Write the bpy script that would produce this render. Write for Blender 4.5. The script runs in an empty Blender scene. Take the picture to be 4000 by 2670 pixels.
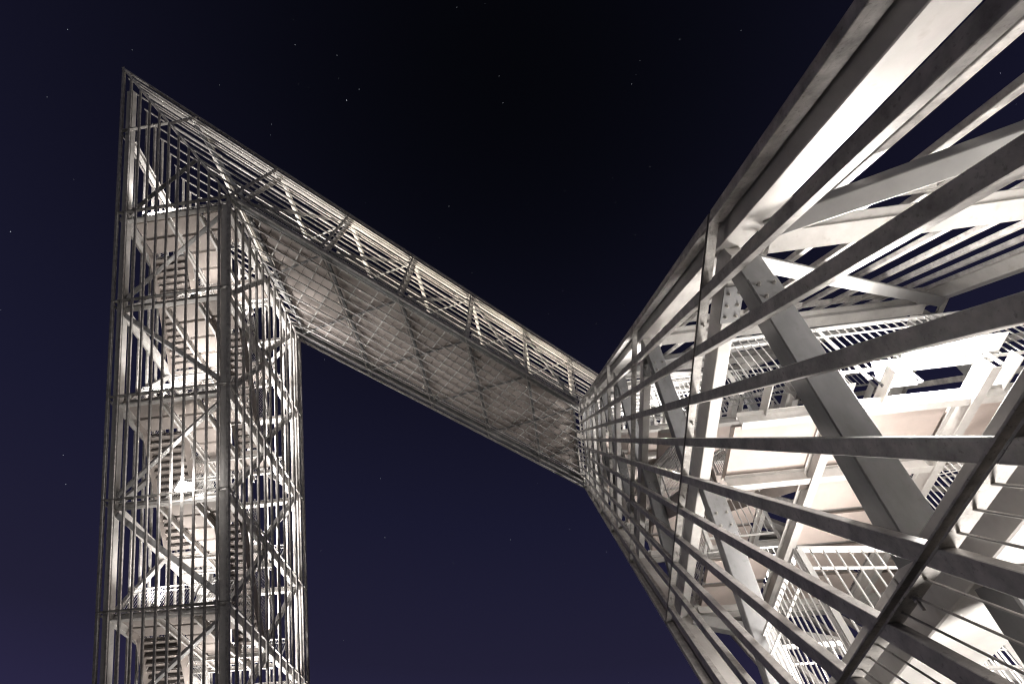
import bpy, math, random
from mathutils import Vector, Matrix

random.seed(7)
scene = bpy.context.scene
C = scene.collection

# ---------------------------------------------------------------- camera, sky, light, exposure
U = 3.25                      # metres per structural bay
Z0 = 8.6314 * U + 1.6         # height of the roof line above the ground


def W(x, y, z):
    """structure axes (x away, y right, z up from the roof line, in bays) to metres"""
    return Vector((y * U, x * U, z * U + Z0))


cam_data = bpy.data.cameras.new("camera")
cam = bpy.data.objects.new("camera", cam_data)
C.objects.link(cam)
rt = Vector((0.99009013, 0.13998161, -0.01125522))
up = Vector((0.12252399, -0.82188094, 0.55632688))
fw = Vector((-0.06862508, 0.55219279, 0.83088731))
cam.matrix_world = Matrix(((rt.x, up.x, -fw.x, 0), (rt.y, up.y, -fw.y, 0), (rt.z, up.z, -fw.z, 0), (0, 0, 0, 1)))
cam.matrix_world.translation = W(0.56451, 6.2524, -8.63139)
cam_data.sensor_width = 36.0
cam_data.lens = 1744.16 / 4000 * 36.0
cam_data.clip_start = 0.05
cam_data.clip_end = 12000
scene.camera = cam

world = bpy.data.worlds.new("World")
scene.world = world
world.use_nodes = True
wn, wl = world.node_tree.nodes, world.node_tree.links
wn.clear()
w_out = wn.new("ShaderNodeOutputWorld")
w_bg = wn.new("ShaderNodeBackground")
w_tc = wn.new("ShaderNodeTexCoord")
w_sep = wn.new("ShaderNodeSeparateXYZ")
w_ramp = wn.new("ShaderNodeValToRGB")
wl.new(w_tc.outputs["Generated"], w_sep.inputs[0])
wl.new(w_sep.outputs["Z"], w_ramp.inputs["Fac"])
wl.new(w_ramp.outputs["Color"], w_bg.inputs["Color"])
wl.new(w_bg.outputs[0], w_out.inputs["Surface"])
w_bg.inputs["Strength"].default_value = 0.86
stops = [(0.0, (0.040, 0.032, 0.078)), (0.25, (0.0215, 0.0188, 0.053)), (0.34, (0.0155, 0.0142, 0.036)),
         (0.55, (0.0100, 0.0100, 0.028)), (0.75, (0.0062, 0.0062, 0.0165)), (0.93, (0.0026, 0.0028, 0.0062)),
         (1.0, (0.0014, 0.0016, 0.0030))]
cr = w_ramp.color_ramp
cr.elements[0].position, cr.elements[0].color = stops[0][0], (*stops[0][1], 1)
cr.elements[1].position, cr.elements[1].color = stops[-1][0], (*stops[-1][1], 1)
for pos, col in stops[1:-1]:
    e = cr.elements.new(pos)
    e.color = (*col, 1)

# low fill light added behind the viewer to lift the outward faces
sun_data = bpy.data.lights.new("fill_sun", "SUN")
sun_data.energy = 0.23
sun_data.angle = math.radians(0.5)
sun_data.color = (1.0, 0.965, 0.94)
sun = bpy.data.objects.new("fill_sun", sun_data)
C.objects.link(sun)
sun.rotation_euler = Vector((0.05, 0.98, -0.16)).to_track_quat("-Z", "Y").to_euler()

scene.view_settings.view_transform = "Standard"
scene.view_settings.look = "None"
scene.view_settings.exposure = 0.22
scene.view_settings.gamma = 1.0
scene.view_settings.use_curve_mapping = False
scene.cycles.max_bounces = 8
scene.cycles.diffuse_bounces = 4
scene.cycles.glossy_bounces = 3
scene.cycles.sample_clamp_indirect = 6.0
scene.cycles.filter_width = 1.15
scene.cycles.use_denoising = True
scene.cycles.denoising_input_passes = "RGB_ALBEDO_NORMAL"
scene.cycles.denoising_prefilter = "ACCURATE"


# ---------------------------------------------------------------- materials
def material(name, col, rough=0.5, metal=0.0, var=0.25, scale=3.0, spots=0.0, spot_col=(0.1, 0.09, 0.08), bump=0.0, streak=None, tone=0.09):
    m = bpy.data.materials.new(name)
    m.use_nodes = True
    n, l = m.node_tree.nodes, m.node_tree.links
    b = n["Principled BSDF"]
    b.inputs["Roughness"].default_value = rough
    b.inputs["Metallic"].default_value = metal
    geo = n.new("ShaderNodeNewGeometry")
    mp = n.new("ShaderNodeMapping")
    l.new(geo.outputs["Position"], mp.inputs["Vector"])
    if streak:
        mp.inputs["Scale"].default_value = streak
    no = n.new("ShaderNodeTexNoise")
    no.inputs["Scale"].default_value = scale
    no.inputs["Detail"].default_value = 6
    no.inputs["Roughness"].default_value = 0.65
    l.new(mp.outputs[0], no.inputs["Vector"])
    mr = n.new("ShaderNodeMapRange")
    mr.inputs["From Min"].default_value = 0.3
    mr.inputs["From Max"].default_value = 0.7
    mr.inputs["To Min"].default_value = 1 - var
    mr.inputs["To Max"].default_value = 1 + var * 0.6
    l.new(no.outputs["Fac"], mr.inputs["Value"])
    # every piece has a tone of its own
    oi = n.new("ShaderNodeObjectInfo")
    mr2 = n.new("ShaderNodeMapRange")
    mr2.inputs["To Min"].default_value = 1 - tone
    mr2.inputs["To Max"].default_value = 1 + tone
    l.new(oi.outputs["Random"], mr2.inputs["Value"])
    mu = n.new("ShaderNodeMath")
    mu.operation = "MULTIPLY"
    l.new(mr.outputs[0], mu.inputs[0])
    l.new(mr2.outputs[0], mu.inputs[1])
    vm = n.new("ShaderNodeVectorMath")
    vm.operation = "SCALE"
    vm.inputs[0].default_value = col
    l.new(mu.outputs[0], vm.inputs["Scale"])
    last = vm.outputs[0]
    if spots:
        no2 = n.new("ShaderNodeTexNoise")
        no2.inputs["Scale"].default_value = scale * 6
        no2.inputs["Detail"].default_value = 3
        l.new(geo.outputs["Position"], no2.inputs["Vector"])
        sp = n.new("ShaderNodeMapRange")
        sp.inputs["From Min"].default_value = 0.60
        sp.inputs["From Max"].default_value = 0.72
        sp.inputs["To Max"].default_value = spots
        l.new(no2.outputs["Fac"], sp.inputs["Value"])
        mix = n.new("ShaderNodeMix")
        mix.data_type = "RGBA"
        l.new(sp.outputs[0], mix.inputs["Factor"])
        l.new(last, mix.inputs["A"])
        mix.inputs["B"].default_value = (*spot_col, 1)
        last = mix.outputs["Result"]
    l.new(last, b.inputs["Base Color"])
    if bump:
        bp = n.new("ShaderNodeBump")
        bp.inputs["Strength"].default_value = bump
        bp.inputs["Distance"].default_value = 0.01
        l.new(no.outputs["Fac"], bp.inputs["Height"])
        l.new(bp.outputs[0], b.inputs["Normal"])
    rr = n.new("ShaderNodeMapRange")
    rr.inputs["To Min"].default_value = max(0.05, rough - 0.12)
    rr.inputs["To Max"].default_value = min(1, rough + 0.12)
    l.new(no.outputs["Fac"], rr.inputs["Value"])
    l.new(rr.outputs[0], b.inputs["Roughness"])
    return m


def emitter(name, col, strength):
    m = bpy.data.materials.new(name)
    m.use_nodes = True
    b = m.node_tree.nodes["Principled BSDF"]
    b.inputs["Base Color"].default_value = (0.8, 0.8, 0.8, 1)
    b.inputs["Emission Color"].default_value = (*col, 1)
    b.inputs["Emission Strength"].default_value = strength
    m.cycles.emission_sampling = "NONE"
    return m


M_SLAT = material("galvanised_slat", (0.45, 0.43, 0.415), 0.44, 0.18, 0.50, 6.0, 0.6, (0.15, 0.135, 0.125), 0.25)
M_PLATE = material("galvanised_plate", (0.43, 0.41, 0.39), 0.50, 0.15, 0.45, 9.0, 0.7, (0.12, 0.10, 0.09), 0.3)
M_BEAM = material("coated_beam", (0.55, 0.53, 0.51), 0.50, 0.05, 0.26, 1.7, 0.35, (0.34, 0.30, 0.265), 0.12, (1.0, 1.0, 0.45))
M_BRACE_LIT = material("lit_coated_brace", (0.30, 0.295, 0.29), 0.46, 0.10, 0.18, 1.6, 0.25, (0.19, 0.185, 0.18), 0.08)  # paler copy of the brace coat, standing in for brighter lamplight
M_BRACE = material("coated_brace", (0.23, 0.23, 0.235), 0.46, 0.10, 0.34, 2.2, 0.45, (0.14, 0.135, 0.13), 0.12, (1.0, 1.0, 0.4))
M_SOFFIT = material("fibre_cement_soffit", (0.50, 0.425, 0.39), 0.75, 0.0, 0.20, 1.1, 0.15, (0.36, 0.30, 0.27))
M_SOFFIT_FAR = material("dimmed_fibre_cement_soffit", (0.37, 0.325, 0.30), 0.75, 0.0, 0.10, 0.9)  # same board darkened for the far tower, dimmer light put into colour
M_DECK = material("taupe_deck_board", (0.45, 0.395, 0.37), 0.8, 0.0, 0.05, 0.9, tone=0.015)
M_RISER_SHADE = material("riser_gap_shade", (0.10, 0.09, 0.085), 0.6, 0.1, 0.15, 3.0)  # dark colour stands in for the shaded gaps between treads
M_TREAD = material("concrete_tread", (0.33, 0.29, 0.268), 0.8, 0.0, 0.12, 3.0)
M_RAIL = material("galvanised_rail", (0.60, 0.59, 0.575), 0.45, 0.25, 0.15, 7.0)
M_BOLT = material("zinc_bolt", (0.40, 0.38, 0.36), 0.38, 0.6, 0.2, 20.0)
M_HOUSING = material("lamp_housing", (0.09, 0.09, 0.095), 0.4, 0.3, 0.1, 8.0)
M_GROUND = material("heap_gravel", (0.085, 0.08, 0.076), 0.95, 0.0, 0.4, 1.2, 0.5, (0.07, 0.065, 0.06), 0.6)
M_GRATE = material("grating", (0.34, 0.33, 0.32), 0.5, 0.3, 0.2, 6.0)
M_LENS = emitter("lit_lens", (1.0, 0.93, 0.82), 180.0)
M_LENS_WARM = emitter("lit_lens_warm", (1.0, 0.82, 0.58), 40.0)
M_STAR = emitter("starlight", (0.86, 0.90, 1.0), 0.9)

# ---------------------------------------------------------------- object helpers
MESHES = {}
ORIG = {}


def obj(name, verts, faces, mat, parent=None, kind=None):
    c = Vector((0, 0, 0))
    for v in verts:
        c += v
    c /= len(verts)
    key = (mat.name, len(faces), tuple((round(v.x - c.x, 3), round(v.y - c.y, 3), round(v.z - c.z, 3)) for v in verts))
    me = MESHES.get(key)
    if me is None:
        me = bpy.data.meshes.new(name)
        me.from_pydata([v - c for v in verts], [], faces)
        me.materials.append(mat)
        me.update()
        MESHES[key] = me
    o = bpy.data.objects.new(name, me)
    C.objects.link(o)
    place(o, c, parent)
    if kind:
        o["kind"] = kind
    return o


def place(o, c, parent):
    ORIG[o.name] = c.copy()
    if parent is not None:
        o.parent = parent
        o.location = c - ORIG[parent.name]
    else:
        o.location = c


def empty(name, c, parent=None, label=None, cat=None, group=None):
    o = bpy.data.objects.new(name, None)
    o.empty_display_size = 0.2
    C.objects.link(o)
    place(o, c, parent)
    if label:
        o["label"] = label
        o["category"] = cat
    if group:
        o["group"] = group
    return o


def join(parts):
    vs, fs = [], []
    for v, f in parts:
        k = len(vs)
        vs += v
        fs += [tuple(i + k for i in t) for t in f]
    return vs, fs


def tube_faces(n):
    f = [(i, (i + 1) % n, n + (i + 1) % n, n + i) for i in range(n)]
    return f + [tuple(range(n - 1, -1, -1)), tuple(range(n, 2 * n))]


def fix(vs, fs):
    """turn the faces outward when the profile came out mirrored"""
    n = len(vs) // 2
    a, b, c = vs[n], vs[n + 1], vs[n + 2]
    nr = Vector((0, 0, 0))
    for i in range(n):
        nr += (vs[n + i]).cross(vs[n + (i + 1) % n])
    ax = sum((vs[n + i] - vs[i] for i in range(n)), Vector())
    if nr.dot(ax) < 0:
        fs = [tuple(reversed(t)) for t in fs]
    return vs, fs


def extrude(A, B, nrm, prof):
    """profile points (across, along nrm) swept from A to B, all in metres"""
    ax = (B - A).normalized()
    n = (nrm - ax * nrm.dot(ax)).normalized()
    s = n.cross(ax)
    vs = [P + s * a + n * b for P in (A, B) for a, b in prof]
    return fix(vs, tube_faces(len(prof)))


def rect(w, h, ch=0.0, off=0.0):
    a, b = w / 2, h / 2
    if ch:
        p = [(-a + ch, -b), (a - ch, -b), (a, -b + ch), (a, b - ch), (a - ch, b), (-a + ch, b), (-a, b - ch), (-a, -b + ch)]
    else:
        p = [(-a, -b), (a, -b), (a, b), (-a, b)]
    return [(x, y + off) for x, y in p]


def ibeam(w, h, tf=0.02, tw=0.014, off=0.0):
    """flanges lie across nrm, web along nrm"""
    a, b, t = w / 2, h / 2, tw / 2
    p = [(-a, -b), (a, -b), (a, -b + tf), (t, -b + tf), (t, b - tf), (a, b - tf), (a, b), (-a, b), (-a, b - tf), (-t, b - tf), (-t, -b + tf), (-a, -b + tf)]
    return [(x, y + off) for x, y in p]


def box8(cs):
    """eight corner points, bottom four then top four"""
    return fix(cs, tube_faces(4))


def bolt(P, n, r=0.022, ln=0.05):
    s = n.orthogonal().normalized()
    t = n.cross(s)
    def ring(rr, a):
        return [P + n * a + (s * math.cos(k * math.pi / 3) + t * math.sin(k * math.pi / 3)) * rr for k in range(6)]
    v1 = ring(r * 1.35, 0) + ring(r * 1.35, 0.008)
    v2 = ring(r, 0.008) + ring(r, 0.03)
    v3 = ring(r * 0.55, 0.03) + ring(r * 0.5, 0.03 + ln)
    return join([fix(v, tube_faces(6)) for v in (v1, v2, v3)])


# ---------------------------------------------------------------- proportions of the monument (in bays)
BZ, D, K, A0, B0, WT, YI = 0.97412, 2.68684, 1.04730, 0.80377, 0.84908, 1.85434, 6.80555
HB = A0 + BZ
S = K * HB / WT
XB = S * YI + K * HB
m_ = 1.0 / U                  # one metre in bays


class Frame:
    """p across the depth of the leg, q from its inner face outward, z up"""
    def __init__(self, first):
        self.first = first

    def __call__(self, p, q, z):
        if self.first:
            return W(p - K * z, WT - q, z)
        return W(XB + K * z + D - p, YI + q, z)


def mitre_top(q):
    return -HB * (WT - q) / WT


# ground: the plateau of the spoil heap
gv, gf = [], []
NR, NA = 26, 48
centre = W(4.5, 4.5, 0)
for i in range(NR):
    r = 0.0 if i == 0 else 2.0 * (1.42 ** i)
    for j in range(NA):
        a = 2 * math.pi * j / NA
        x, y = centre.x + r * math.cos(a), centre.y + r * math.sin(a)
        drop = -max(0.0, r - 70) * 0.05 if r < 900 else -41.5
        bumpz = 0.0 if r < 45 else min(1.5, (r - 45) * 0.02) * math.sin(a * 5 + r * 0.05)
        gv.append(Vector((x, y, drop + bumpz)))
for i in range(NR - 1):
    for j in range(NA):
        gf.append((i * NA + j, (i + 1) * NA + j, (i + 1) * NA + (j + 1) % NA, i * NA + (j + 1) % NA))
obj("ground", gv, gf, M_GROUND, None, "structure")


# ---------------------------------------------------------------- a leaning lattice tower
def slat_box(F, face, c, w, dep, z0, z1, inset=0.0, top=False):
    """one bar along the leg. c: place along the face, w: width along it, dep: depth inward"""
    ch = 0.006 * m_
    a, b = w / 2, dep
    prof = [(-a + ch, inset), (a - ch, inset), (a, inset + ch), (a, inset + b - ch), (a - ch, inset + b), (-a + ch, inset + b), (-a, inset + b - ch), (-a, inset + ch)]
    pts = []
    for u, v in prof:
        if face == "inner":
            pts.append((c + u, v))
        elif face == "outer":
            pts.append((c + u, WT - v))
        elif face == "front":
            pts.append((v * 1.35, c + u))
        else:
            pts.append((D - v * 1.35, c + u))
    lo = [F(p, q, z0) for p, q in pts]
    hi = [F(p, q, min(z1, mitre_top(q)) if top else z1) for p, q in pts]
    return fix(lo + hi, tube_faces(8))


def railing(F, parent, pts, z, pitch=0.115, h=1.08, single=True, post_gap=1.5, zs=None):
    """upright railing over floor points (p, q); rails, posts and bars"""
    r = empty("railing", F(pts[0][0], pts[0][1], zs[0] if zs else z), parent)
    bars = []
    upv = Vector((0, 0, 1))
    for i in range(len(pts) - 1):
        A = F(pts[i][0], pts[i][1], zs[i] if zs else z)
        B = F(pts[i + 1][0], pts[i + 1][1], zs[i + 1] if zs else z)
        ln = (B - A).length
        side = (B - A).cross(upv).normalized()
        obj("top_rail", *extrude(A + upv * h, B + upv * h, upv, rect(0.055, 0.03)), M_RAIL, r)
        obj("middle_rail", *extrude(A + upv * h * 0.83, B + upv * h * 0.83, upv, rect(0.03, 0.012)), M_RAIL, r)
        obj("bottom_rail", *extrude(A + upv * 0.09, B + upv * 0.09, upv, rect(0.045, 0.015)), M_RAIL, r)
        n = max(1, round(ln / post_gap))
        for j in range(n + 1):
            P = A.lerp(B, (j + 0.001) / (n + 0.002)) + side * 0.03
            obj("post", *extrude(P - upv * 0.12, P + upv * (h - 0.016), side, rect(0.06, 0.012)), M_RAIL, r)
        n = max(2, int(ln / pitch))
        for j in range(1, n):
            P = A.lerp(B, j / n)
            b = extrude(P + upv * 0.098, P + upv * (h - 0.016), side, rect(0.014, 0.014))
            if single:
                obj("baluster", *b, M_RAIL, r)
            else:
                bars.append(b)
    if bars:
        obj("balusters", *join(bars), M_RAIL, r, "stuff")
    return r


def gusset(F, parent, P, nrm, along, w=0.34, ln=0.5, bolts=True):
    """end plate with two rows of bolts"""
    s = nrm.cross(along).normalized()
    g = obj("gusset_plate", *extrude(P - along * ln / 2, P + along * ln / 2, nrm, rect(w, 0.022)), M_BRACE, parent)
    if bolts:
        for a in ((-0.32, 0.0, 0.32) if ln > 0.4 else (-0.24, 0.24)):
            for b in (-0.27, 0.27):
                obj("bolt", *bolt(P + along * a * ln + s * b * w + nrm * 0.011, nrm, 0.016, 0.010), M_BOLT, g)
    return g


def tower(first, rings, label, odd, slats_p, near):
    F = Frame(first)
    root = empty("lattice_tower", F(D / 2, WT / 2, -9.12), None, label, "tower", "two leaning lattice towers")
    bot = rings[-1]
    nin = (F(0, 0.1, -5) - F(0, 0, -5)).normalized()      # from the inner face inward
    npp = (F(0.1, 0, -5) - F(0, 0, -5)).normalized()      # along p
    lean = (F(0, 0, -4) - F(0, 0, -5)).normalized()
    upv = Vector((0, 0, 1))
    gap = (0.017 if near else 0.006) * m_
    pt = 0.012 * m_

    # --- cladding panels: one per bay and face, slats between two end plates
    sq = [WT * i / 11 for i in range(1, 11)]
    for face in ("inner", "outer", "front", "rear"):
        width = D if face in ("inner", "outer") else WT
        cs = slats_p if face in ("inner", "outer") else sq
        w_s = (0.112 * math.sqrt(1 + K * K) if face in ("inner", "outer") else 0.098) * m_
        dep = (0.085 if face in ("inner", "outer") else 0.075) * m_
        tops = {"inner": -HB, "outer": 0.0, "front": 0.0, "rear": 0.0}[face]
        rz = [tops] + [z for z in rings if z < tops - 0.3]
        for i in range(len(rz) - 1):
            zt, zb = rz[i], rz[i + 1]
            mit = face in ("front", "rear") and zt > -HB - 0.01
            ins = {"inner": (D / 2, 0), "outer": (D / 2, WT), "front": (0, WT / 2), "rear": (D, WT / 2)}[face]
            pan = empty("cladding_panel", F(ins[0], ins[1], (zt + zb) / 2), root)
            def lim(c):
                if not mit:
                    return True
                return mitre_top(c) > zb + 0.08
            near_ring = near and face == "inner" and zb < -6.0
            for c in cs:
                if lim(c):
                    obj("slat", *slat_box(F, face, c, w_s, dep, zb + gap + pt, zt - gap - pt, 0.0, mit), M_SLAT, pan)
            for c in (0.028, width - 0.028):              # edge bars
                if lim(c):
                    obj("edge_bar", *slat_box(F, face, c, 0.10 * m_ * (1.4 if face in ("inner", "outer") else 1), 0.12 * m_, zb + gap + pt, zt - gap - pt, 0.0, mit), M_SLAT, pan)
            if near_ring and zb < -9.0:                    # rods that close the lowest bay
                cc = [0.0] + list(cs) + [width]
                for a, b in zip(cc[:-1], cc[1:]):
                    for t in (0.27, 0.5, 0.73):
                        obj("rod", *slat_box(F, face, a + (b - a) * t, 0.02 * m_, 0.016 * m_, zb + gap, zt - gap, 0.035 * m_), M_PLATE, pan)
            # end plates
            for zc, sg in ((zt, -1), (zb, 1)):
                if mit and zc == zt and zc > -0.01:
                    continue
                lo, hi = 0.02, width - 0.02
                if mit:
                    q_lim = WT * (zc / HB + 1)             # where the mitre cuts this ring
                    lo = max(lo, q_lim + 0.01)
                z_in, z_out = zc + sg * gap, zc + sg * (gap + pt)
                dd = dep * 1.12
                def cor(u, v, z):
                    return {"inner": lambda: F(u, v, z), "outer": lambda: F(u, WT - v, z), "front": lambda: F(v * 1.35, u, z), "rear": lambda: F(D - v * 1.35, u, z)}[face]()
                v0 = -0.002 * m_
                crn = [cor(lo, v0, z_in), cor(hi, v0, z_in), cor(hi, dd, z_in), cor(lo, dd, z_in),
                       cor(lo, v0, z_out), cor(hi, v0, z_out), cor(hi, dd, z_out), cor(lo, dd, z_out)]
                if zc in rings or zc == -HB:
                    obj("end_plate", *box8(crn), M_PLATE, pan)
                    if near_ring and zc < -5.0:
                        ends = [lo] + list(cs) + [hi]
                        for a, b in list(zip(ends[:-1], ends[1:]))[1::2]:
                            P = cor((a + b) / 2, dd * 0.5, z_out)
                            obj("bolt", *bolt(P, upv * sg, 0.018, 0.04), M_BOLT, pan)

    # --- corner columns
    for p, q, top in ((0.115, 0.118, -HB - 0.02), (D - 0.115, 0.118, -HB - 0.02), (0.115, WT - 0.118, -0.25), (D - 0.115, WT - 0.118, -0.25)):
        if near:
            p = 0.054 if p < 1 else D - 0.054
            q = 0.094 if q < 1 else WT - 0.094
        col = extrude(F(p, q, bot - 0.2), F(p, q, top), nin, rect(0.28, 0.28, 0.008) if near else rect(0.24, 0.34, 0.008))
        obj("column", *col, M_BEAM, root)

    # --- ring beams at every ring, on the four faces
    for z in rings:
        if z > -1.0:
            obj("ring_beam", *extrude(F(0.2, WT - 0.11, z), F(D - 0.2, WT - 0.11, z), upv, ibeam(0.22, 0.24)), M_BEAM, root)
            continue
        zo = 0.029 if near else -0.012
        qi, bw, bh = (0.0985, 0.155, 0.33) if near else (0.115, 0.26, 0.27)
        if near and abs(z + 8.243) < 0.05:                 # the heavy beam above the foot
            qi, bw = 0.152, 0.50
        obj("ring_beam", *extrude(F(0.12, qi, z + zo), F(D - 0.12, qi, z + zo), upv, rect(bw, bh, 0.008)), M_BEAM, root)
        obj("ring_beam", *extrude(F(0.19, WT - 0.115, z - 0.012), F(D - 0.19, WT - 0.115, z - 0.012), upv, rect(0.26, 0.27, 0.008)), M_BEAM, root)
        obj("ring_beam", *extrude(F(0.13, 0.17, z - 0.02), F(0.13, WT - 0.17, z - 0.02), upv, ibeam(0.22, 0.26)), M_BEAM, root)
        obj("ring_beam", *extrude(F(D - 0.13, 0.17, z - 0.02), F(D - 0.13, WT - 0.17, z - 0.02), upv, ibeam(0.22, 0.26)), M_BEAM, root)

    # --- bracing
    lv = [z for z in rings if z <= -HB + 0.01] if first else [-HB] + [z for z in rings if z < -HB]
    for i in range(len(lv) - 1):
        a, b = lv[i], lv[i + 1]
        for q, ns in ((0.1175, nin), (WT - 0.1175, -nin)):
            for (p0, z0, p1, z1) in ((D - 0.225, a - 0.035, D / 2, b + 0.07), (D / 2 + 0.02, a - 0.035, 0.28, b + 0.10)):
                A, B = F(p0, q, z0), F(p1, q, z1)
                br = obj("brace", *extrude(A, B, ns, rect(0.22, 0.276 if near else 0.22, 0.01)), M_BRACE if near else M_BRACE_LIT, root)
                dr = (B - A).normalized()
                dn = dr.cross(ns).normalized()
                if dn.z > 0:
                    dn = -dn
                hw = 0.11
                for P, sg in ((A, 1), (B, -1)):
                    if sg < 0 and near:
                        continue
                    gusset(F, br, P + dr * sg * 0.52 + dn * (hw + 0.012), dn, dr, 0.262 if near else 0.20, 0.36, near and b < -4)
        for pp, ns in ((0.13, npp), (D - 0.13, -npp)):
            zig = (i % 2 == 0)
            qa, qb = (0.14, WT - 0.14) if zig else (WT - 0.14, 0.14)
            br = obj("brace", *extrude(F(pp, qa, a - 0.08), F(pp, qb, b + 0.08), ns, rect(0.20, 0.18, 0.01)), M_BRACE_LIT, root)
    # upper bays beside the bridge, behind the mitred panels
    za = -HB if not first else rings[1]
    for pp, ns in ((0.13, npp), (D - 0.13, -npp)):
        obj("brace", *extrude(F(pp, WT - 0.14, za + 0.06), F(pp, 0.62, -HB * 0.68), ns, rect(0.18, 0.18, 0.01)), M_BRACE, root)
    obj("brace", *extrude(F(D - 0.2, WT - 0.115, -0.85), F(0.2, WT - 0.115, -HB + 0.1), nin, rect(0.2, 0.2, 0.01)), M_BRACE, root)
    if near:                                               # bolted plates where the near beams meet the columns
        for z in rings:
            if -8.5 < z < -2:
                gusset(F, root, F(D - 0.36, 0.0985, z + 0.029 - 0.177 * m_), Vector((0, 0, -1)), npp, 0.21, 0.46, True)

    # --- landings and stair flights
    L = [z for z in rings if z <= -HB - (0 if first else 0.3)]
    for i, z in enumerate(L[:-1]):
        o = (i % 2 == 0) == odd
        det = near and z < -5.0
        land = empty("landing", F(0.9, WT / 2, z), root)
        t0, t1 = z - 0.006, z + 0.022
        def slab(p0, p1, q0, q1, nm="soffit_panel"):
            c8 = [F(p0, q0, t0), F(p1, q0, t0), F(p1, q1, t0), F(p0, q1, t0), F(p0, q0, t1), F(p1, q0, t1), F(p1, q1, t1), F(p0, q1, t1)]
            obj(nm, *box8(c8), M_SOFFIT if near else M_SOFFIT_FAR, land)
        g = 0.022
        plates = [(0.19, 1.36, 0.585, 1.045), (1.39, 1.745, 0.2, 1.66), (0.19, 0.73, 0.2, 0.55)] + ([] if o else [(0.19, 0.73, 1.09, 1.66)])
        for p0, p1, q0, q1 in plates:
            a_, b_ = z + 0.0225, z + 0.029
            obj("floor_plate", *box8([F(p0, q0, a_), F(p1, q0, a_), F(p1, q1, a_), F(p0, q1, a_), F(p0, q0, b_), F(p1, q0, b_), F(p1, q1, b_), F(p0, q1, b_)]), M_GRATE, land)
        # strip through the middle
        n = 4
        ed = [0.19 + (1.36 - 0.19) * k / n for k in range(n + 1)]
        for k in range(n):
            slab(ed[k] + g, ed[k + 1] - g, 0.585, 1.045)
        # rear strip
        for q0, q1 in ((0.2, 0.57), (0.585, 1.045), (1.08, 1.66)):
            slab(1.40, 1.73, q0, q1)
        # front bay
        fr = [(0.2, 0.53)] if o else [(0.2, 0.53), (1.10, 1.66)]
        for q0, q1 in fr:
            for k in range(2):
                slab(0.19 + 0.27 * k + g, 0.19 + 0.27 * (k + 1) - g, q0, q1)
        # beams under the floor
        zb = z - 0.045
        for q in (0.558, 1.068):
            obj("joist", *extrude(F(0.17, q, zb), F(1.93, q, zb), upv, ibeam(0.12, 0.21, 0.014, 0.01)), M_BEAM, land)
        for p in (1.375, 1.765):
            for q0, q1 in ((0.19, 0.535), (0.58, 1.045), (1.09, WT - 0.19)):
                obj("joist", *extrude(F(p, q0, zb), F(p, q1, zb), upv, ibeam(0.12, 0.19, 0.014, 0.01)), M_BEAM, land)
        for q in (0.3, 0.75, 1.2, 1.6):
            obj("rail_bracket", *extrude(F(1.78, q, z - 0.01), F(1.96, q, z - 0.01), upv, rect(0.015, 0.16)), M_BEAM, land)
        obj("edge_strip", *extrude(F(0.175, 0.19 if not o else 0.19, z), F(0.175, WT - 0.19 if not o else 1.05, z), upv, rect(0.02, 0.16)), M_BEAM, land)
        fz = z + 0.03
        railing(F, root, [(0.19, 0.2), (0.19, 1.05)] if o else [(0.19, 0.2), (0.19, 1.66)], fz, single=det)
        railing(F, root, [(1.945, 0.2), (1.945, 1.66)], fz, single=det)
        if o:
            railing(F, root, [(0.2, 1.05), (1.36, 1.05)], fz, single=False)
        else:
            railing(F, root, [(0.2, 0.2), (0.86, 0.2)], fz, single=det)
            railing(F, root, [(0.86, 0.2), (0.86, 0.56)], fz, single=det)
        if near and i == len(L) - 2:                       # the lowest landing is caged in
            railing(F, root, [(0.2, 0.118), (0.86, 0.118), (0.80, 0.50)], fz, single=True)
            railing(F, root, [(0.2, 0.56), (0.80, 0.56)], fz, single=True)
            continue
        # the flight down to the next landing
        zn = L[i + 1]
        q0, q1 = (0.17, 0.54) if o else (1.09, 1.68)
        fl = empty("stair_flight", F(0.8, (q0 + q1) / 2, z), root)
        N = 18
        ptop, pbot = 0.76, 1.40
        for k in range(1, N):
            f = k / N
            zc = z + 0.02 + (zn - z) * f
            pc = ptop + (pbot - ptop) * f
            hw_ = 0.15 * m_
            dx = (0.045 * m_) * K                           # keep the tread upright inside the sheared axes
            lo = [F(pc - hw_, q0, zc - 0.045 * m_), F(pc + hw_, q0, zc - 0.045 * m_), F(pc + hw_, q1, zc - 0.045 * m_), F(pc - hw_, q1, zc - 0.045 * m_)]
            hi = [v + upv * 0.045 for v in lo]
            obj("tread", *box8(lo + hi), M_TREAD, fl)
            pr = pc - hw_ + 0.006
            r0 = [F(pr - 0.004, q0, zc), F(pr + 0.004, q0, zc), F(pr + 0.004, q1, zc), F(pr - 0.004, q1, zc)]
            obj("shade_riser", *box8([v + upv * 0.002 for v in r0] + [v + upv * 0.125 for v in r0]), M_RISER_SHADE, fl)  # dark plate added where the gap between treads lies in shade
        for q in (q0 - 0.006, q1 + 0.006):
            A, B = F(ptop - 0.02, q, z + 0.01), F(pbot + 0.02, q, zn + 0.01)
            obj("stringer", *extrude(A, B, upv, rect(0.014, 0.40, 0, -0.08)), M_TREAD, fl)
            P = F(ptop - 0.30, q, z - 0.03)
            obj("stringer", *extrude(P, F(ptop - 0.02, q, z - 0.03), upv, rect(0.014, 0.26)), M_TREAD, fl)
            railing(F, root, [(ptop, q), (pbot, q)], z, single=False, zs=[z + 0.03, zn + 0.03])
    return root, F, L


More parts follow.
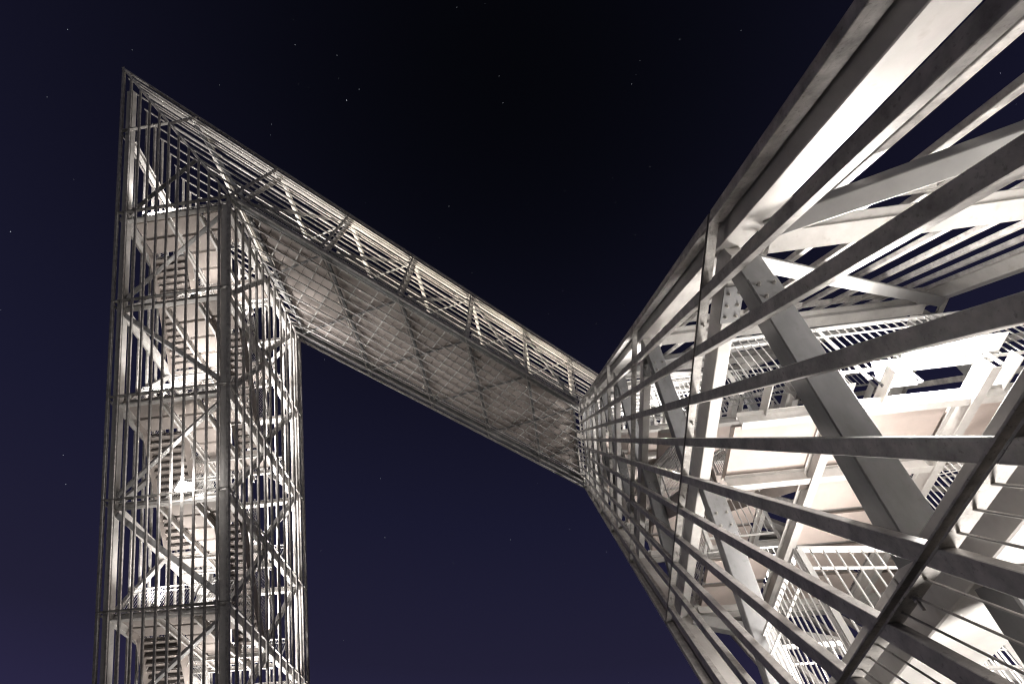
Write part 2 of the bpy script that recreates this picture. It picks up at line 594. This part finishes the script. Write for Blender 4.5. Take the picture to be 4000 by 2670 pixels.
zT1 = [-(A0 + n * BZ) if n >= 0 else 0 for n in range(0, 9)]
zT2 = [-0.8, -HB] + [-8.243 + 0.963 * k for k in range(6, -2, -1)]
t1_slats = [0.235 + 0.2262 * i for i in range(11)]
t2_slats = sorted(D - (0.299 + 0.239 * i) for i in range(10))
T1, F1, L1 = tower(True, zT1, "tall steel lattice tower with stairs at the far left end of the bridge", False, t1_slats, False)
T2, F2, L2 = tower(False, zT2, "near steel lattice tower filling the right side, galvanised slats fanning out overhead", True, t2_slats, True)


# pale boards added outside the railing to imitate the nearest lamp's glare
zt_ = L2[-3] + 0.075
lands = [o for o in T2.children if o.name.startswith("landing")]
near_land = min(lands, key=lambda o: abs(ORIG[o.name].z - W(0, 0, L2[-3]).z))
for k in range(6):
    q0, q1 = 0.86 + 0.062 * k, 0.86 + 0.062 * (k + 1) - 0.004
    obj("glare_board", *box8([F2(1.945, q0, zt_), F2(2.09, q0, zt_), F2(2.09, q1, zt_), F2(1.945, q1, zt_),
                             F2(1.945, q0, zt_ + 0.008), F2(2.09, q0, zt_ + 0.008), F2(2.09, q1, zt_ + 0.008), F2(1.945, q1, zt_ + 0.008)]), M_RAIL, near_land)

# ---------------------------------------------------------------- the bridge
def BP(p, y, z):
    return W(p + S * y, y, z)


YT = YI + WT
bridge = empty("footbridge", BP(D / 2, YT / 2, -HB), None, "covered steel lattice footbridge spanning high between the two leaning towers", "footbridge")
ring_y = [B0 + n for n in range(0, 9)]                      # rings 1..9
ring_y = [y for y in ring_y if y < YT - 0.3]
upv = Vector((0, 0, 1))
ax_y = (BP(0, 1, 0) - BP(0, 0, 0)).normalized()
npb = Vector((0, 1, 0))


def bslat(face, c, w, dep, y0, y1, lm=False, rm=False):
    ch = 0.006 * m_
    a, b = w / 2, dep
    prof = [(-a + ch, 0), (a - ch, 0), (a, ch), (a, b - ch), (a - ch, b), (-a + ch, b), (-a, b - ch), (-a, ch)]
    pts = []
    for u, v in prof:
        if face == "bottom":
            pts.append((c + u, -HB + v))
        elif face == "top":
            pts.append((c + u, -v))
        elif face == "front":
            pts.append((v * 1.4, c + u))
        else:
            pts.append((D - v * 1.4, c + u))
    lo = [BP(p, max(y0, -z * WT / HB) if lm else y0, z) for p, z in pts]
    hi = [BP(p, min(y1, YT + z * WT / HB) if rm else y1, z) for p, z in pts]
    return fix(lo + hi, tube_faces(8))


b_slats = [0.174 + 0.229 * i for i in range(11)]
z_slats = [-HB + HB * i / 11 for i in range(1, 11)]
gap, pt = 0.006 * m_, 0.012 * m_
for face in ("bottom", "top", "front", "back"):
    wide = face in ("bottom", "top")
    ys = {"bottom": [WT] + [y for y in ring_y if WT + 0.3 < y < YI - 0.3] + [YI], "top": [0.0] + ring_y + [YT]}.get(face, [0.0] + ring_y + [YT])
    if face == "bottom":
        ys = [WT, B0 + 2, B0 + 3, B0 + 4, B0 + 5, YI]
    for i in range(len(ys) - 1):
        y0, y1 = ys[i], ys[i + 1]
        mid = {"bottom": (D / 2, -HB), "top": (D / 2, 0), "front": (0, -HB / 2), "back": (D, -HB / 2)}[face]
        pan = empty("cladding_panel", BP(mid[0], (y0 + y1) / 2, mid[1]), bridge)
        lm = (not wide) and y0 < WT - 0.01
        rm = (not wide) and y1 > YI + 0.01
        def ok(z):
            return wide or (max(y0, -z * WT / HB if lm else y0) < min(y1, YT + z * WT / HB if rm else y1) - 0.06)
        e0, e1 = y0 + gap + pt, y1 - gap - pt
        w_s = (0.075 * 1.42 if wide else 0.082) * m_
        for c in (b_slats if wide else z_slats):
            if ok(c):
                obj("slat", *bslat(face, c, w_s, 0.075 * m_, e0, e1, lm, rm), M_SLAT, pan)
        for c in ((0.035, D - 0.035) if wide else (-HB + 0.035, -0.028)):
            if ok(c):
                obj("edge_bar", *bslat(face, c, (0.17 if wide else 0.13) * m_, 0.11 * m_, e0, e1, lm, rm), M_SLAT, pan)
        for yc, sg in ((y0, 1), (y1, -1)):
            if yc < 0.01 or yc > YT - 0.01:
                continue
            a_, b_ = yc + sg * gap, yc + sg * (gap + pt)
            lo, hi = (0.02, D - 0.02) if wide else (-HB + 0.01, -0.01)
            if not wide:
                if yc < WT:
                    lo = max(lo, -yc * HB / WT + 0.01)
                if yc > YI:
                    lo = max(lo, -(YT - yc) * HB / WT + 0.01)
            dd, v0 = 0.085 * m_, -0.002 * m_
            def cor(u, v, y):
                return {"bottom": lambda: BP(u, y, -HB + v), "top": lambda: BP(u, y, -v), "front": lambda: BP(v * 1.4, y, u), "back": lambda: BP(D - v * 1.4, y, u)}[face]()
            crn = [cor(lo, v0, a_), cor(hi, v0, a_), cor(hi, dd, a_), cor(lo, dd, a_), cor(lo, v0, b_), cor(hi, v0, b_), cor(hi, dd, b_), cor(lo, dd, b_)]
            obj("end_plate", *box8(crn), M_PLATE, pan)

# bars along the mitres where the legs meet the bridge
for p, ns in ((0.006, npb), (D - 0.006, -npb)):
    for ya, yb in ((0.05, WT - 0.02), (YT - 0.05, YI + 0.02)):
        za = -0.05 * HB / WT
        zb_ = -(WT - 0.02) * HB / WT
        for sg in (-1, 1):
            dz = 0.016 * sg
            obj("mitre_bar", *extrude(BP(p, ya, za + dz), BP(p, yb, zb_ + dz), ns, rect(0.035, 0.11, 0, 0.045)), M_PLATE, bridge)
# chords along the four edges
for p, z, y0, y1 in ((0.14, -HB + 0.10, WT - 0.1, YI + 0.1), (D - 0.14, -HB + 0.10, WT - 0.1, YI + 0.1), (0.14, -0.10, 0.3, YT - 0.3), (D - 0.14, -0.10, 0.3, YT - 0.3)):
    obj("chord", *extrude(BP(p, y0, z), BP(p, y1, z), upv, ibeam(0.30, 0.32, 0.022, 0.016)), M_BRACE if z < -1 else M_BEAM, bridge)  # lower chords get the darker coat in place of shade on them
# posts, cross beams and diagonals
full = [WT + 0.02] + [B0 + k for k in (2, 3, 4, 5)] + [YI - 0.02]
for j, y in enumerate(full):
    for p in (0.14, D - 0.14):
        obj("post", *extrude(BP(p, y, -HB + 0.16), BP(p, y, -0.16), npb, ibeam(0.20, 0.20, 0.014, 0.01)), M_BEAM, bridge)
    obj("cross_beam", *extrude(BP(0.19, y, -0.10), BP(D - 0.19, y, -0.10), upv, ibeam(0.18, 0.22)), M_BEAM, bridge)
    yo = 0.07 if j == 0 else (-0.07 if j == 5 else 0.03)
    obj("cross_beam", *extrude(BP(0.19, y + yo, -HB + 0.085), BP(D - 0.19, y + yo, -HB + 0.085), upv, rect(0.14, 0.12, 0.006)), M_BRACE, bridge)
for j in range(5):
    y0, y1 = full[j], full[j + 1]
    rising = j < 3
    for p, ns in ((0.14, npb), (D - 0.14, -npb)):
        za, zb = (-HB + 0.2, -0.2) if rising else (-0.2, -HB + 0.2)
        obj("brace", *extrude(BP(p, y0 + 0.05, za), BP(p, y1 - 0.05, zb), ns, rect(0.19, 0.17, 0.01)), M_BRACE, bridge)
    for z in (-HB + 0.066, -0.10):
        for (pa, ya, pb, yb) in ((D - 0.2, y0 + 0.05, D / 2 + 0.03, y1 - 0.03), (D / 2 - 0.03, y0 + 0.03, 0.2, y1 - 0.05)):
            br = obj("brace", *extrude(BP(pa, ya, z), BP(pb, yb, z), upv, rect(0.11, 0.08, 0.006)), M_BRACE, bridge)
    gp = BP(D / 2, y1, -HB + 0.045)
    if j < 4:
        gusset(None, bridge, gp, Vector((0, 0, -1)), npb, 0.26, 0.34, True)
for y0, y1, za, zb in ((B0, WT, -0.2, -HB + 0.3), (YI, YT - B0, -HB + 0.3, -0.2)):
    for p in (0.14, D - 0.14):
        obj("brace", *extrude(BP(p, y0, za), BP(p, y1, zb), npb, rect(0.17, 0.16, 0.01)), M_BRACE, bridge)
for y in (B0, YT - B0):
    obj("cross_beam", *extrude(BP(0.19, y, -0.10), BP(D - 0.19, y, -0.10), upv, ibeam(0.18, 0.22)), M_BEAM, bridge)

# walkway deck: soffit boards laid square to the walkway, on light joists
deck = empty("deck", BP(D / 2, (WT + YI) / 2, -HB + 0.15), bridge)
PA, PB = 0.20, 2.28
TT = (PB - PA) / (1 + S * S)
zd = -HB + 0.135


def clip(poly, y_lim, keep_greater):
    out = []
    for i in range(len(poly)):
        a, b = poly[i], poly[(i + 1) % len(poly)]
        ia = (a[1] >= y_lim) == keep_greater
        ib = (b[1] >= y_lim) == keep_greater
        if ia:
            out.append(a)
        if ia != ib:
            t = (y_lim - a[1]) / (b[1] - a[1])
            out.append((a[0] + (b[0] - a[0]) * t, y_lim))
    return out


dy = 0.2425
yy = 1.62
g = 0.003
while yy < YI + 1.3:
    # board between two joists, in (p, y)
    for h0, h1 in ((0.0, 0.5), (0.5, 1.0)):
        poly = [(PA, yy + dy * h0 + g), (PA, yy + dy * h1 - g), (PB, yy + dy * h1 - g - S * TT), (PB, yy + dy * h0 + g - S * TT)]
        poly = clip(clip(poly, WT + 0.1, True), YI - 0.1, False)
        if len(poly) >= 3:
            lo = [BP(p, y, zd) for p, y in poly]
            hi = [BP(p, y, zd + 0.03) for p, y in poly]
            obj("soffit_board", *fix(lo + hi, tube_faces(len(poly))), M_DECK, deck)
    # joist
    t_in = max(0.0, (yy - (YI - 0.1)) / S)
    t_out = min(TT, (yy - (WT + 0.1)) / S)
    if t_out - t_in > 0.05:
        A = W(PA + S * yy + t_in, yy - S * t_in, zd - 0.017)
        B = W(PA + S * yy + t_out, yy - S * t_out, zd - 0.017)
        obj("joist", *extrude(A, B, upv, rect(0.06, 0.06)), M_RAIL, deck)
    yy += dy
a_, b_ = zd + 0.031, zd + 0.037
obj("floor_plate", *box8([BP(PA, WT + 0.1, a_), BP(PB, WT + 0.1, a_), BP(PB, YI - 0.1, a_), BP(PA, YI - 0.1, a_), BP(PA, WT + 0.1, b_), BP(PB, WT + 0.1, b_), BP(PB, YI - 0.1, b_), BP(PA, YI - 0.1, b_)]), M_GRATE, deck)
for p in (PA - 0.02, PB + 0.02):
    obj("edge_strip", *extrude(BP(p, WT + 0.02, zd + 0.01), BP(p, YI - 0.02, zd + 0.01), upv, rect(0.02, 0.2)), M_BEAM, deck)


def bridge_rail(p):
    for j in range(5):
        y0, y1 = full[j] + 0.04, full[j + 1] - 0.04
        r = empty("railing", BP(p, y0, zd + 0.03), bridge)
        A, B = BP(p, y0, zd + 0.03), BP(p, y1, zd + 0.03)
        h = 1.15
        obj("top_rail", *extrude(A + upv * h, B + upv * h, upv, rect(0.09, 0.04)), M_RAIL, r)
        obj("middle_rail", *extrude(A + upv * 0.62, B + upv * 0.62, upv, rect(0.035, 0.02)), M_RAIL, r)
        obj("bottom_rail", *extrude(A + upv * 0.1, B + upv * 0.1, upv, rect(0.045, 0.02)), M_RAIL, r)
        n = int((B - A).length / 0.12)
        bars = [extrude(A.lerp(B, k / n) + upv * 0.112, A.lerp(B, k / n) + upv * (h - 0.02), ax_y, rect(0.016, 0.016)) for k in range(1, n)]
        obj("balusters", *join(bars), M_RAIL, r, "stuff")
        for k in range(3):
            P = A.lerp(B, (k + 0.02) / 2.04)
            obj("post", *extrude(P - upv * 0.1, P + upv * (h - 0.02), ax_y, rect(0.02, 0.06)), M_RAIL, r)


bridge_rail(0.24)
bridge_rail(2.24)


# ---------------------------------------------------------------- lamps
def floodlight(P, aim, power, label, group, warm=False, size=0.22, radius=0.28, name="floodlight", upward=True):
    aim = aim.normalized()
    s = aim.cross(Vector((0, 0, 1)))
    s = s.normalized() if s.length > 0.05 else Vector((1, 0, 0))
    t = s.cross(aim)
    root = empty(name, P, None, label, "floodlight", group)
    hb = []
    for a, k in ((-0.14, 0.55), (0.0, 1.0)):
        hb += [P + aim * a + s * x * size * k / 2 + t * y * size * 0.8 * k / 2 for x, y in ((-1, -1), (1, -1), (1, 1), (-1, 1))]
    obj("housing", *box8(hb), M_HOUSING, root)
    ln = []
    for a in (0.001, 0.012):
        ln += [P + aim * a + s * x * size * 0.44 + t * y * size * 0.35 for x, y in ((-1, -1), (1, -1), (1, 1), (-1, 1))]
    obj("lens", *box8(ln), M_LENS_WARM if warm else M_LENS, root)
    br = [extrude(P + s * sg * (size / 2 + 0.012) - aim * 0.05, P + s * sg * (size / 2 + 0.012) - aim * 0.05 - Vector((0, 0, 0.2)), s, rect(0.035, 0.008)) for sg in (-1, 1)]
    br.append(extrude(P - s * (size / 2 + 0.02) - aim * 0.05 - Vector((0, 0, 0.2)), P + s * (size / 2 + 0.02) - aim * 0.05 - Vector((0, 0, 0.2)), Vector((0, 0, 1)), rect(0.035, 0.008)))
    obj("bracket", *join(br), M_HOUSING, root)
    ld = bpy.data.lights.new("lamp_glow", "SPOT" if upward else "POINT")
    if upward:                                             # a flood throws its light into the half space above it
        ld.spot_size = math.radians(168)
        ld.spot_blend = 0.35
    ld.energy = power
    ld.color = (1.0, 0.895, 0.745) if warm else (1.0, 0.955, 0.905)
    ld.shadow_soft_size = radius
    lo = bpy.data.objects.new("lamp_glow", ld)
    C.objects.link(lo)
    if upward:
        lo.rotation_euler = (math.pi, 0, 0)
    place(lo, P + aim * (radius + 0.06), root)
    return root


GL1 = "floodlights on the landings of the far tower"
GL2 = "floodlights on the landings of the near tower"
NTH = ("topmost", "second highest", "third highest", "fourth highest", "fifth highest", "sixth highest", "seventh highest", "eighth highest", "lowest")
for i, z in enumerate(L1[:-1]):
    k = 0.5 if i < 1 else (0.8 if i < 2 else 1.0)
    o = (i % 2 == 1)
    q = 0.68 if o else 1.17
    if i == 3:
        floodlight(F1(0.075, q, z + 0.075), Vector((0.45, -1, -0.3)), 450, "glaring floodlight at the front edge of a middle landing in the far tower", GL1, size=0.62, upward=False)
    else:
        floodlight(F1(0.24, q if i else 1.5, z + 0.10), Vector((0.1, 0.5, 0.75)), 400 if o else 1000, "floodlight at the front edge of the %s landing in the far tower" % NTH[i], GL1)
    floodlight(F1(1.85, 0.80, z + 0.13), Vector((0, -0.6, 0.7)), 1500 * k, "floodlight at the rear edge of the %s landing in the far tower" % NTH[i], GL1, radius=0.5)
for i, z in enumerate(L2[:-1]):
    last = i == len(L2) - 3
    prev = i == len(L2) - 4
    lab = "floodlight at the railing side of the %s landing in the near tower" % NTH[i]
    if last:
        lab = "blinding floodlight on the landing railing, nearest lamp at the right"
    elif prev:
        lab = "small glaring floodlight under the slats, next landing up in the near tower"
    q = 0.26 if prev else 0.82
    floodlight(F2(1.94 if last else 2.02, q, z + (0.045 if last else 0.075)), Vector((0, -1, -0.75)) if (last or prev) else Vector((0, 0.6, 0.7)), (520 if i < 3 else 340) if not last else 650, lab, GL2, size=0.46 if last else 0.24, upward=not last)
    floodlight(F2(0.5, 0.42, z + 0.13) if i == len(L2) - 2 else F2(0.32, 0.72, z + 0.13), Vector((0, 0.5, 0.75)), 360 if i == len(L2) - 2 else (450 if i < 3 else 330), "floodlight at the inner edge of the %s landing in the near tower" % NTH[i], GL2, upward=i != len(L2) - 2)
floodlight(F2(0.68, 0.36, -9.02), Vector((0, -0.3, 1)), 650, "floodlight on the ground inside the foot of the near tower", GL2)
floodlight(F1(1.5, 1.0, -9.02), Vector((0, -0.3, 1)), 900, "floodlight on the ground inside the foot of the far tower", GL1)
for j in range(5):
    y = (full[j] + full[j + 1]) / 2
    for p, sg in ((1.2, -1),):
        floodlight(BP(p, y, zd + 0.12), Vector((0.2, 1, 0.8)), 800, "small warm lamp on the bridge deck, %s from the far tower" % ("first", "second", "third", "fourth", "fifth")[j], "lamps along the bridge deck", True, 0.16, 0.12, "deck_lamp")

# ---------------------------------------------------------------- stars
cam_pos = cam.matrix_world.translation.copy()
R_S = 6000.0


def pix_dir(u, v):
    """direction of a star read off the photograph (2349 px wide copy)"""
    a, b = (u * 1.7028 - 2000) / 1744.16, -(v * 1.7028 - 1335) / 1744.16
    return (rt * a + up * b + fw).normalized()


stars = []
for u, v, s in ((795, 230, 3.2), (1559, 91, 2.0), (673, 45, 1.7), (677, 103, 1.4), (773, 127, 1.5), (776, 180, 1.4), (824, 205, 1.4), (1048, 17, 1.6),
                (155, 68, 1.5), (303, 115, 1.3), (24, 531, 2.2), (108, 223, 1.3), (1154, 236, 1.6), (1030, 473, 1.7), (1008, 545, 1.3), (1405, 408, 1.4),
                (1491, 382, 1.3), (1457, 538, 1.3), (1291, 667, 1.4), (145, 1043, 1.6), (151, 1110, 1.7), (873, 1097, 1.4), (883, 1232, 1.5), (1171, 1237, 1.9),
                (1307, 1213, 1.7), (1391, 1265, 1.7), (1330, 1005, 1.3), (1258, 720, 1.4), (1449, 193, 1.5), (1468, 140, 1.5), (1700, 70, 1.4), (1145, 175, 1.3),
                (838, 465, 1.3), (623, 285, 1.3), (620, 310, 1.2), (1083, 625, 1.2), (1210, 470, 1.2), (2295, 168, 1.6), (1040, 1290, 1.3), (930, 1180, 1.2)):
    stars.append((pix_dir(u, v), s))
while len(stars) < 300:
    d = Vector((random.gauss(0, 1), random.gauss(0, 1), abs(random.gauss(0, 1)))).normalized()
    if d.z > 0.05:
        stars.append((d, random.choice((0.5, 0.6, 0.7, 0.8, 0.95))))
sv, sf = [], []
for d, s in stars:
    P = cam_pos + d * R_S
    a = d.orthogonal().normalized()
    b = d.cross(a)
    r = s * 1.4
    k = len(sv)
    sv += [P + a * r, P + b * r, P - a * r, P - b * r, P + d * r, P - d * r]
    sf += [(k + x[0], k + x[1], k + x[2]) for x in ((0, 1, 4), (1, 2, 4), (2, 3, 4), (3, 0, 4), (1, 0, 5), (2, 1, 5), (3, 2, 5), (0, 3, 5))]
so = obj("stars", sv, sf, M_STAR, None, "stuff")
so["label"] = "faint stars scattered over the dark night sky"
